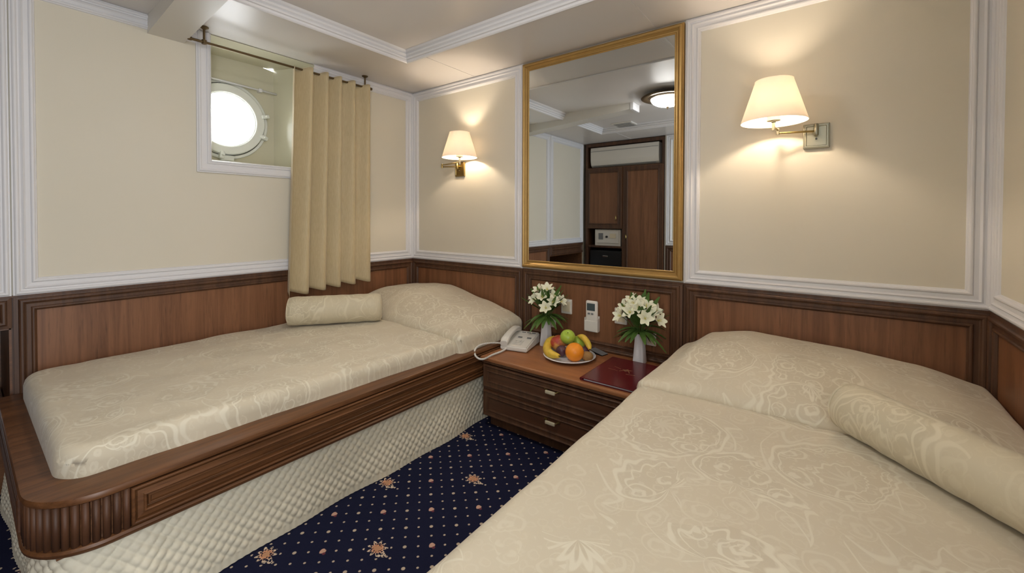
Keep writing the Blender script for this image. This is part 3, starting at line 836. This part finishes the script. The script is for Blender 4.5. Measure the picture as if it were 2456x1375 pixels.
# ------------------------------------------------------------------ telephone
def xf(b_, loc, rz, rx=0, ry=0):
    if rx: bmesh.ops.rotate(b_, verts=b_.verts, matrix=Matrix.Rotation(rx, 3, 'X'))
    if ry: bmesh.ops.rotate(b_, verts=b_.verts, matrix=Matrix.Rotation(ry, 3, 'Y'))
    bmesh.ops.rotate(b_, verts=b_.verts, matrix=Matrix.Rotation(rz, 3, 'Z'))
    bmesh.ops.translate(b_, verts=b_.verts, vec=Vector(loc)); return b_
PZ = NH
pc = (1.176, -.215, PZ); prz = math.radians(14)
t = thing('telephone', 'white corded desk telephone on the left end of the nightstand', 'telephone', pc)
def wedge(x0, x1, y0, y1, z0a, z1a, z1b):
    b_ = B_(); vs = [b_.verts.new(q) for q in ((x0, y0, z0a), (x1, y0, z0a), (x1, y1, z0a), (x0, y1, z0a), (x0, y0, z1a), (x1, y0, z1a), (x1, y1, z1b), (x0, y1, z1b))]
    for f in ((3, 2, 1, 0), (4, 5, 6, 7), (0, 1, 5, 4), (1, 2, 6, 5), (2, 3, 7, 6), (3, 0, 4, 7)): b_.faces.new([vs[i] for i in f])
    bmesh.ops.bevel(b_, geom=list(b_.edges), offset=.006, segments=3, affect='EDGES'); return b_
obj('base', xf(wedge(-.072, .085, -.105, .105, .003, .028, .062), pc, prz), 'plastic', t, smooth=40)
sl = math.atan2(.034, .21)
def onphone(b_, x, y): return xf(b_, (0, 0, 0), 0, rx=sl) and xf(b_, Vector(pc)+Matrix.Rotation(prz, 3, 'Z')@Vector((x, y, .0285+.034*(y+.105)/.21+.0015)), prz)
for r_ in range(4):
    for c_ in range(3):
        obj('key', onphone(bx(-.0065, .0065, -.0045, .0045, 0, .003, bev=.001), -.004+c_*.019, -.075+r_*.015), 'plastic', t)
for k, x in enumerate((.000, .054)):
    obj('function_label', onphone(bx(-.012, .012, -.006, .006, 0, .0012), x, .012), 'grey', t)
for k in range(3):
    obj('function_key', onphone(bx(-.011, .011, -.0035, .0035, 0, .002), -.002+k*.03, .078), 'grey', t)
obj('feet', xf(bx(-.06, .07, -.09, .09, 0, .004), pc, prz), 'black', t)
# handset
hp = []
for k in range(13):
    y = -.108+.216*k/12; hp.append((0, y, .030*(1-((k-6)/6)**2)*.45))
b_ = B_(); rings = []
for (x, y, z), k in zip(hp, range(13)):
    e = abs(k-6)/6; wd = .020+.006*e**3; ht = .012+.007*e**3; zo = z-.010*e**4
    if k in (0, 12): wd *= .8; ht *= .75
    rings.append([b_.verts.new((wd*math.copysign(abs(math.cos(a))**.6, math.cos(a)), y, zo+ht*math.copysign(abs(math.sin(a))**.6, math.sin(a)))) for a in [2*PI*q/16 for q in range(16)]])
for i in range(12):
    for q in range(16): b_.faces.new((rings[i][q], rings[i][(q+1) % 16], rings[i+1][(q+1) % 16], rings[i+1][q]))
b_.faces.new(rings[0]); b_.faces.new(rings[-1][::-1])
obj('handset', xf(b_, Vector(pc)+Matrix.Rotation(prz, 3, 'Z')@Vector((-.050, .000, .064)), prz, rx=sl*.9), 'plastic', t, smooth=50)
# coiled cord: loop that droops over the front edge of the nightstand
q = Vector(pc)
loop = [(1.142, -.318, .408), (1.112, -.345, .412), (1.082, -.385, .413), (1.070, -.430, .412), (1.076, -.475, .402), (1.100, -.504, .386), (1.132, -.512, .374), (1.156, -.495, .372), (1.168, -.445, .382), (1.170, -.390, .382), (1.168, -.345, .383), (1.165, -.322, .387)]
def resample(P, n):
    P = [Vector(p) for p in P]; out = []
    for i in range(n):
        t_ = i/(n-1)*(len(P)-1); k = min(int(t_), len(P)-2); f = t_-k
        p0, p1, p2, p3 = P[max(k-1, 0)], P[k], P[k+1], P[min(k+2, len(P)-1)]
        out.append(.5*((2*p1)+(p2-p0)*f+(2*p0-5*p1+4*p2-p3)*f*f+(3*p1-p0-3*p2+p3)*f**3))
    return out
core = resample(loop, 900); pts = []
for i, p in enumerate(core):
    tg = (core[min(i+1, 899)]-core[max(i-1, 0)]).normalized(); a = Vector((0, 0, 1)).cross(tg).normalized(); b = tg.cross(a)
    ph = i/900*2*PI*90; pts.append(p+(a*math.cos(ph)+b*math.sin(ph))*.0032)
obj('coiled_cord', tube(B_(), pts, .0024, 5), 'plastic', t, smooth=True)

# ------------------------------------------------------------------ plate and fruit
pl = Vector((1.497, -.215, NH))
t = thing('fruit_plate', 'round white plate holding the fruit on the nightstand', 'plate', pl)
pp = [(a*1.18, b) for a, b in [(0, .004), (.045, .004), (.055, .0), (.062, .004), (.085, .007), (.108, .013), (.1135, .0155), (.1145, .018), (.1125, .0195), (.107, .0182), (.085, .011), (.060, .008), (0, .008)]]
obj('plate_body', lathe(B_(), pp, pl, 56), 'china', t, smooth=40)
zt = NH+.008
def ball(name, c, r, mat, label, cat, sq=1.0, stem=True, dimple=.12, rot=(0, 0, 0), sx=1.0):
    prof = []
    for k in range(1, 24):
        a = -PI/2+PI*k/24; rr_ = math.cos(a); z = math.sin(a)
        d = math.exp(-((1-abs(z))/.06)**1)*dimple if z > 0 else math.exp(-((1-abs(z))/.05))*dimple*.5
        prof.append((r*rr_, r*sq*(z-(d if z > 0 else -d))))
    b_ = lathe(B_(), prof, (0, 0, 0), 28)
    for v in b_.verts: v.co.x *= sx
    R_ = Matrix.Rotation(rot[2], 3, 'Z')@Matrix.Rotation(rot[1], 3, 'Y')@Matrix.Rotation(rot[0], 3, 'X')
    bmesh.ops.rotate(b_, verts=b_.verts, matrix=R_)
    t = thing(name, label, cat, (c[0], c[1], c[2]-r*sq))
    bmesh.ops.translate(b_, verts=b_.verts, vec=c); obj('skin', b_, mat, t, smooth=True)
    if stem:
        s0 = Vector(c)+R_@Vector((0, 0, r*sq*.80)); s1 = Vector(c)+R_@Vector((.003, 0, r*sq*1.08))
        obj('stem', tube(B_(), [s0, s1], .0014, 6), 'btip', t)
    return t
ball('orange', (1.553, -.262, zt+.0445), .0465, 'orange', 'bright orange at the front of the fruit plate', 'fruit', .97, False, .05, (.5, .2, 0))
ball('apple', (1.474, -.192, zt+.092), .0395, 'apple', 'green apple on top of the fruit pile', 'fruit', .9, True, .28, (.55, .3, 0))
ball('peach', (1.418, -.196, zt+.052), .042, 'peach', 'red and yellow peach behind the banana', 'fruit', .95, False, .15, (.2, -.3, 0))
ball('plum', (1.470, -.250, zt+.031), .0275, 'plum', 'dark purple plum between banana and orange', 'fruit', 1.1, False, .06, (.3, .8, 0))
ball('plum', (1.570, -.188, zt+.030), .026, 'plum', 'dark plum behind the orange, mostly hidden', 'fruit', 1.05, False, .06)
ball('kiwi', (1.607, -.230, zt+.026), .024, 'kiwi', 'brown kiwi at the right edge of the fruit plate', 'fruit', 1.0, False, .03, (0, 0, .4), sx=1.25)
ball('apple', (1.500, -.128, zt+.052), .039, 'apple', 'green apple at the back of the fruit plate, mostly hidden', 'fruit', .9, True, .28)
def banana(P, label, r=.0165):
    c = resample(P, 22); n = 22
    rad = [r*min(1, .30+1.9*min(i, n-1-i)/n*1.6)**.8 for i in range(n)]
    t = thing('banana', label, 'fruit', (c[10].x, c[10].y, c[10].z-r))
    obj('skin', tube(B_(), c, rad, 6+4), 'banana', t, smooth=50)
    obj('tip', tube(B_(), [c[-1]-(c[-1]-c[-2])*.4, c[-1]+(c[-1]-c[-2])*.6], [.0055, .0035], 8), 'btip', t)
    obj('stalk', tube(B_(), [c[0], c[0]+(c[0]-c[1])*1.6], [.0055, .0045], 8), 'banana', t)
banana([(1.362, -.160, zt+.062), (1.366, -.205, zt+.046), (1.390, -.262, zt+.029), (1.437, -.305, zt+.024), (1.500, -.322, zt+.028)], 'yellow banana curving along the front left rim of the plate', .0225)
banana([(1.515, -.150, zt+.094), (1.550, -.158, zt+.092), (1.585, -.178, zt+.072), (1.606, -.200, zt+.052)], 'yellow banana arching over the back of the fruit plate', .0155)

# ------------------------------------------------------------------ vases with flowers
def petal(bm, c, d, up_, L, Wd, curl):
    d = d.normalized(); s = d.cross(up_).normalized(); R_ = []
    for i in range(6):
        f = i/5; w_ = Wd*math.sin(PI*(.12+.80*f)); p = c+d*L*f+up_*(curl*L*(f**2)-.0)
        R_.append([bm.verts.new(p-s*w_+up_*w_*.25), bm.verts.new(p-up_*w_*.10), bm.verts.new(p+s*w_+up_*w_*.25)])
    for i in range(5):
        for k in range(2): bm.faces.new((R_[i][k], R_[i][k+1], R_[i+1][k+1], R_[i+1][k]))
def bouquet(vx, vy, zb, zv, seed, H, spread, nb, label, vlabel, bias=(0, 0)):
    rnd = random.Random(seed)
    t = thing('vase', vlabel, 'vase', (vx, vy, zb), 'slim white vases on the nightstand')
    b_ = B_()
    # square tapered body, flared slightly at the lip
    prof = [(.0, .003), (.030, .0), (.0315, .004), (.027, .06), (.0235, .11), (.0225, zv-zb), (.0205, zv-zb), (.0205, zv-zb-.04), (0, zv-zb-.042)]
    L = []
    for r_, z in prof:
        r_ = max(r_, .0005); ring = []
        for k in range(20):
            a = 2*PI*k/20+PI/4; m_ = (abs(math.cos(a))**5+abs(math.sin(a))**5)**(-1/5)
            ring.append(b_.verts.new((vx+r_*m_*math.cos(a)*.96, vy+r_*m_*math.sin(a)*.96, zb+z)))
        L.append(ring)
    for i in range(len(L)-1):
        for k in range(20): b_.faces.new((L[i][k], L[i][(k+1) % 20], L[i+1][(k+1) % 20], L[i+1][k]))
    obj('vase_body', b_, 'china', t, smooth=35)
    t = thing('flower_bouquet', label, 'flowers', (vx, vy, zv-.02), 'bouquets of white lilies in the vases')
    base = Vector((vx, vy, zv-.03))
    for k in range(nb):
        a = k*2.399+seed; e = math.sqrt((k+.5)/nb)
        dx, dy = math.cos(a)*e*spread+bias[0], math.sin(a)*e*spread*.8+bias[1]
        hz = zv+H*(1-.55*e*e)*(.82+.2*rnd.random())
        p = Vector((vx+dx, min(vy+dy, -.035), hz))
        mid = base*.45+p*.55+Vector((0, 0, .015))
        obj('flower_stem', tube(B_(), resample([base, mid, p], 6), .0016, 5), 'leaf', t, smooth=True)
        out = (Vector((dx, dy-.03, .05+H*.3*(1-e)))).normalized()
        s1 = out.cross(Vector((.3, .2, 1))).normalized(); s2 = out.cross(s1)
        bb = B_()
        for q in range(6):
            an = q*PI/3+rnd.random()*.3; dd = s1*math.cos(an)+s2*math.sin(an)
            petal(bb, p, (dd*.50+out*.86), (out*.4-dd*.5).normalized(), .045+.007*rnd.random(), .0165 if q % 2 else .0125, -.38)
        fl = obj('blossom', bb, 'petal', t, smooth=True)
        bb = B_()
        for q in range(4):
            an = q*PI/2+rnd.random(); dd = (s1*math.cos(an)+s2*math.sin(an))*.25+out
            tube(bb, [p, p+dd*.026], [.0012, .0008], 4)
        lathe(bb, [(0, -.002), (.0045, 0), (.004, .008), (0, .012)], p, 8)
        obj('stamens', bb, 'petal_in', fl)
    nl = 52
    for k in range(nl):
        a = k*2.399+seed*1.7
        if k < 20:      # drooping collar of leaves
            el = -.35+.55*rnd.random(); Ln = .085+.045*rnd.random(); z_ = zv+.012+.02*rnd.random()
        else:           # upright leaves between the blooms
            el = .35+1.0*rnd.random(); Ln = .115+.045*rnd.random(); z_ = zv+.03+.04*rnd.random()
        d = Vector((math.cos(a)*math.cos(el), math.sin(a)*math.cos(el), math.sin(el)))
        c_ = Vector((vx, vy, z_))+Vector((math.cos(a), math.sin(a), 0))*.012
        if c_.y+d.y*Ln > -.03: d.y = (-.03-c_.y)/Ln
        bb = B_(); petal(bb, c_, d, Vector((0, 0, 1)) if abs(d.z) < .8 else Vector((0, -1, 0)), Ln, .011+.004*rnd.random(), -.35 if k < 20 else .05)
        obj('leaf', bb, 'leaf', t, smooth=True)
bouquet(1.286, -.108, NH, .524, 3, .175, .088, 16, 'white lilies with green leaves in the left vase, behind the telephone', 'slim white vase left of the fruit plate', (-.0, -.0))
bouquet(1.812, -.060, NH, .520, 8, .175, .098, 17, 'white lilies with green leaves in the right vase, above the red folder', 'slim white vase behind the red folder', (.0, -.02))

# ------------------------------------------------------------------ folder, card, remote, sockets
t = thing('menu_folder', 'closed burgundy leather folder with faint gold emblem on the nightstand', 'folder', (1.82, -.29, NH))
b_ = bx(1.690, 1.944, -.452, -.105, NH, NH+.004, bev=.0015); obj('back_cover', b_, 'burg', t)
obj('pages', bx(1.700, 1.938, -.446, -.112, NH+.004, NH+.011), 'paper_white', t)
b_ = bx(1.688, 1.946, -.454, -.103, NH+.011, NH+.0155, bev=.0018); obj('front_cover', b_, 'burg', t)
b_ = tube(B_(), [(1.690, -.452, NH+.0078), (1.690, -.105, NH+.0078)], .0078, 10); obj('spine', b_, 'burg', t, smooth=40)
zf = NH+.0157
b_ = B_()
def line(b_, p, q, w_):
    p, q = Vector((*p, zf)), Vector((*q, zf)); s = (q-p).cross(Vector((0, 0, 1))).normalized()*w_/2
    v = [b_.verts.new(x) for x in (p-s, q-s, q+s, p+s)]; u = [b_.verts.new(x.co+Vector((0, 0, .0003))) for x in v]
    b_.faces.new(u)
    for k in range(4): b_.faces.new((v[k], v[(k+1) % 4], u[(k+1) % 4], u[k]))
cx, cy = 1.815, -.262
for k in range(5): line(b_, (cx-.016+k*.004, cy-.004*k+.012), (cx+.030-k*.005, cy+.020-.006*k), .0016)
line(b_, (cx-.02, cy-.018), (cx+.008, cy+.026), .003); line(b_, (cx+.03, cy-.018), (cx+.006, cy+.026), .003)
line(b_, (cx-.062, cy+.030), (cx-.022, cy+.012), .0016); line(b_, (cx-.075, cy-.012), (cx-.026, cy-.018), .0014); line(b_, (cx+.02, cy-.036), (cx+.062, cy-.030), .0022)
obj('gold_emblem', b_, 'foil', t)
# folded card behind the plate
t = thing('folded_card', 'small grey folded card lying behind the fruit plate', 'card', (1.585, -.058, NH))
obj('upper_leaf', xf(bx(-.045, .045, -.024, .024, .010, .0115), (1.585, -.058, NH), -.25, ry=.12), 'grey', t)
obj('lower_leaf', xf(bx(-.045, .045, -.024, .024, .0, .0015), (1.585, -.058, NH+.0005), -.25), 'black', t)
# air conditioner remote in its wall holder
t = thing('remote_holder', 'white plastic wall holder carrying the remote control', 'holder', (1.527, -.004, .475))
b_ = B_(); box(b_, 1.487, 1.567, -.010, -.003, .478, .560, bev=.002); box(b_, 1.487, 1.4915, -.032, -.008, .480, .550, bev=.002); box(b_, 1.5625, 1.567, -.032, -.008, .480, .550, bev=.002); box(b_, 1.487, 1.567, -.032, -.008, .475, .480, bev=.002); box(b_, 1.487, 1.567, -.034, -.030, .478, .535, bev=.002)
obj('holder_body', b_, 'plastic', t)
t = thing('remote_control', 'white remote control with dark screen on the panel below the mirror', 'remote control', (1.527, -.02, .484))
obj('case', bx(1.492, 1.562, -.0285, -.0105, .482, .644, bev=.008, seg=4), 'plastic', t, smooth=40)
obj('screen', bx(1.501, 1.549, -.0295, -.028, .590, .630), 'lcd', t)
for k in range(2): obj('button', bx(1.506+k*.020, 1.520+k*.020, -.0305, -.028, .568, .578, bev=.001), 'grey', t)
def socket(x, z, label, w_=.034, h=.042):
    t = thing('wall_socket', label, 'socket', (x, -.002, z-h), 'sockets on the panel below the mirror')
    obj('plate', bx(x-w_, x+w_, -.014, -.002, z-h, z+h, bev=.003), 'plastic', t, smooth=40)
    obj('insert', bx(x-w_*.7, x+w_*.7, -.0165, -.013, z-h*.7, z+h*.7, bev=.002), 'ivory', t, smooth=40)
socket(1.362, .590, 'white wall socket behind the lilies of the left vase')
socket(1.690, .580, 'white wall socket left of the lilies of the right vase')
socket(1.262, .487, 'white wall socket low behind the left vase', .026, .032)
socket(1.852, .486, 'white wall socket low behind the right vase', .024, .032)

# ------------------------------------------------------------------ wardrobe seen in the mirror
t = thing('wardrobe', 'tall dark walnut wardrobe seen in the mirror', 'wardrobe', (.54, -3.1, 0))
wx0, wx1, wy = .045, 1.045, YB
b_ = B_()
for a, b in ((wx0, wx0+.03), (wx1-.03, wx1), (.535, .565)):
    z1 = 2.04 if a != .535 else 1.72
    box(b_, a, b, -3.38, wy-.0, 0, z1)
box(b_, wx0+.03, wx1-.03, -3.38, wy, 2.0, 2.04); box(b_, wx0+.03, wx1-.03, -3.38, wy, 1.715, 1.735)
box(b_, wx0+.03, .535, -3.38, wy-.002, .965, .985); box(b_, wx0+.03, .535, -3.38, wy-.002, .730, .752); box(b_, wx0+.03, .535, -3.38, wy-.03, .06, .09)
box(b_, wx0+.03, wx1-.03, -3.4, -3.38, 0, 2.04)
obj('carcass', b_, 'mould', t)
obj('plinth', bx(wx0, wx1, wy-.04, wy-.02, 0, .08), 'mould', t)
for a, b, z0, z1, hx, hz in ((wx0+.01, .545, .972, 1.722, .47, 1.10), (.556, wx1-.01, .082, 1.722, .60, .87)):
    d = obj('door', bx(a, b, wy-.001, wy+.017, z0, z1), 'wood', t)
    obj('door_moulding', frame(B_(), (0, wy+.017, 0), (1, 0, 0), (0, 0, 1), (0, 1, 0), a+.004, b-.004, z0+.004, z1-.004, [(0, 0), (0, .003), (.04, .003)]+bead(.048, .007, .002)+[(.058, .0)]), 'mould', d)
    obj('handle', lathe(B_(), [(0, hz-.03), (.006, hz-.028), (.009, hz), (.006, hz+.028), (0, hz+.03)], (hx, wy+.034, 0), 10), 'brass', d, smooth=True)
t = thing('air_conditioner', 'white split air conditioner above the wardrobe doors, seen in the mirror', 'air conditioner', (.54, -2.9, 1.74))
b_ = B_(); pr = [(-2.98, 1.745), (-2.84, 1.745), (-2.815, 1.765), (-2.800, 1.82), (-2.797, 1.95), (-2.805, 1.985), (-2.98, 1.985)]
va = [b_.verts.new((.115, y, z)) for y, z in pr]; vb = [b_.verts.new((.975, y, z)) for y, z in pr]
b_.faces.new(va); b_.faces.new(vb[::-1])
for k in range(7): b_.faces.new((va[k], va[(k+1) % 7], vb[(k+1) % 7], vb[k]))
obj('housing', b_, 'plastic', t)
obj('intake_line', bx(.118, .972, -2.80, -2.7935, 1.935, 1.939), 'grey', t)
obj('louvre', bx(.15, .94, -2.822, -2.812, 1.752, 1.760), 'grey', t)
t = thing('safe', 'white hotel safe on the wardrobe shelf, seen in the mirror', 'safe', (.34, -2.95, .752))
obj('safe_body', bx(.170, .510, -3.1, -2.822, .752, .955, bev=.004), 'plastic', t)
obj('safe_door', bx(.195, .490, -2.824, -2.812, .785, .940, bev=.003), 'plastic', t)
obj('keypad', bx(.225, .285, -2.814, -2.808, .830, .910), 'grey', t); obj('dial', lathe(B_(), [(0, -2.812), (.014, -2.812), (.014, -2.800), (0, -2.800)], (.335, 0, .865), 16, 'y'), 'black', t)
obj('display', bx(.375, .455, -2.814, -2.808, .850, .905), 'ivory', t)
t = thing('minibar', 'black minibar below the safe, seen in the mirror', 'minibar', (.34, -2.95, .09))
obj('cabinet', bx(.095, .525, -3.2, -2.85, .09, .69, bev=.004), 'black', t)
obj('door', bx(.10, .52, -2.85, -2.822, .10, .685, bev=.006), 'black', t)
obj('badge_plate', bx(.275, .345, -2.823, -2.818, .610, .628, bev=.002), 'chrome', t)
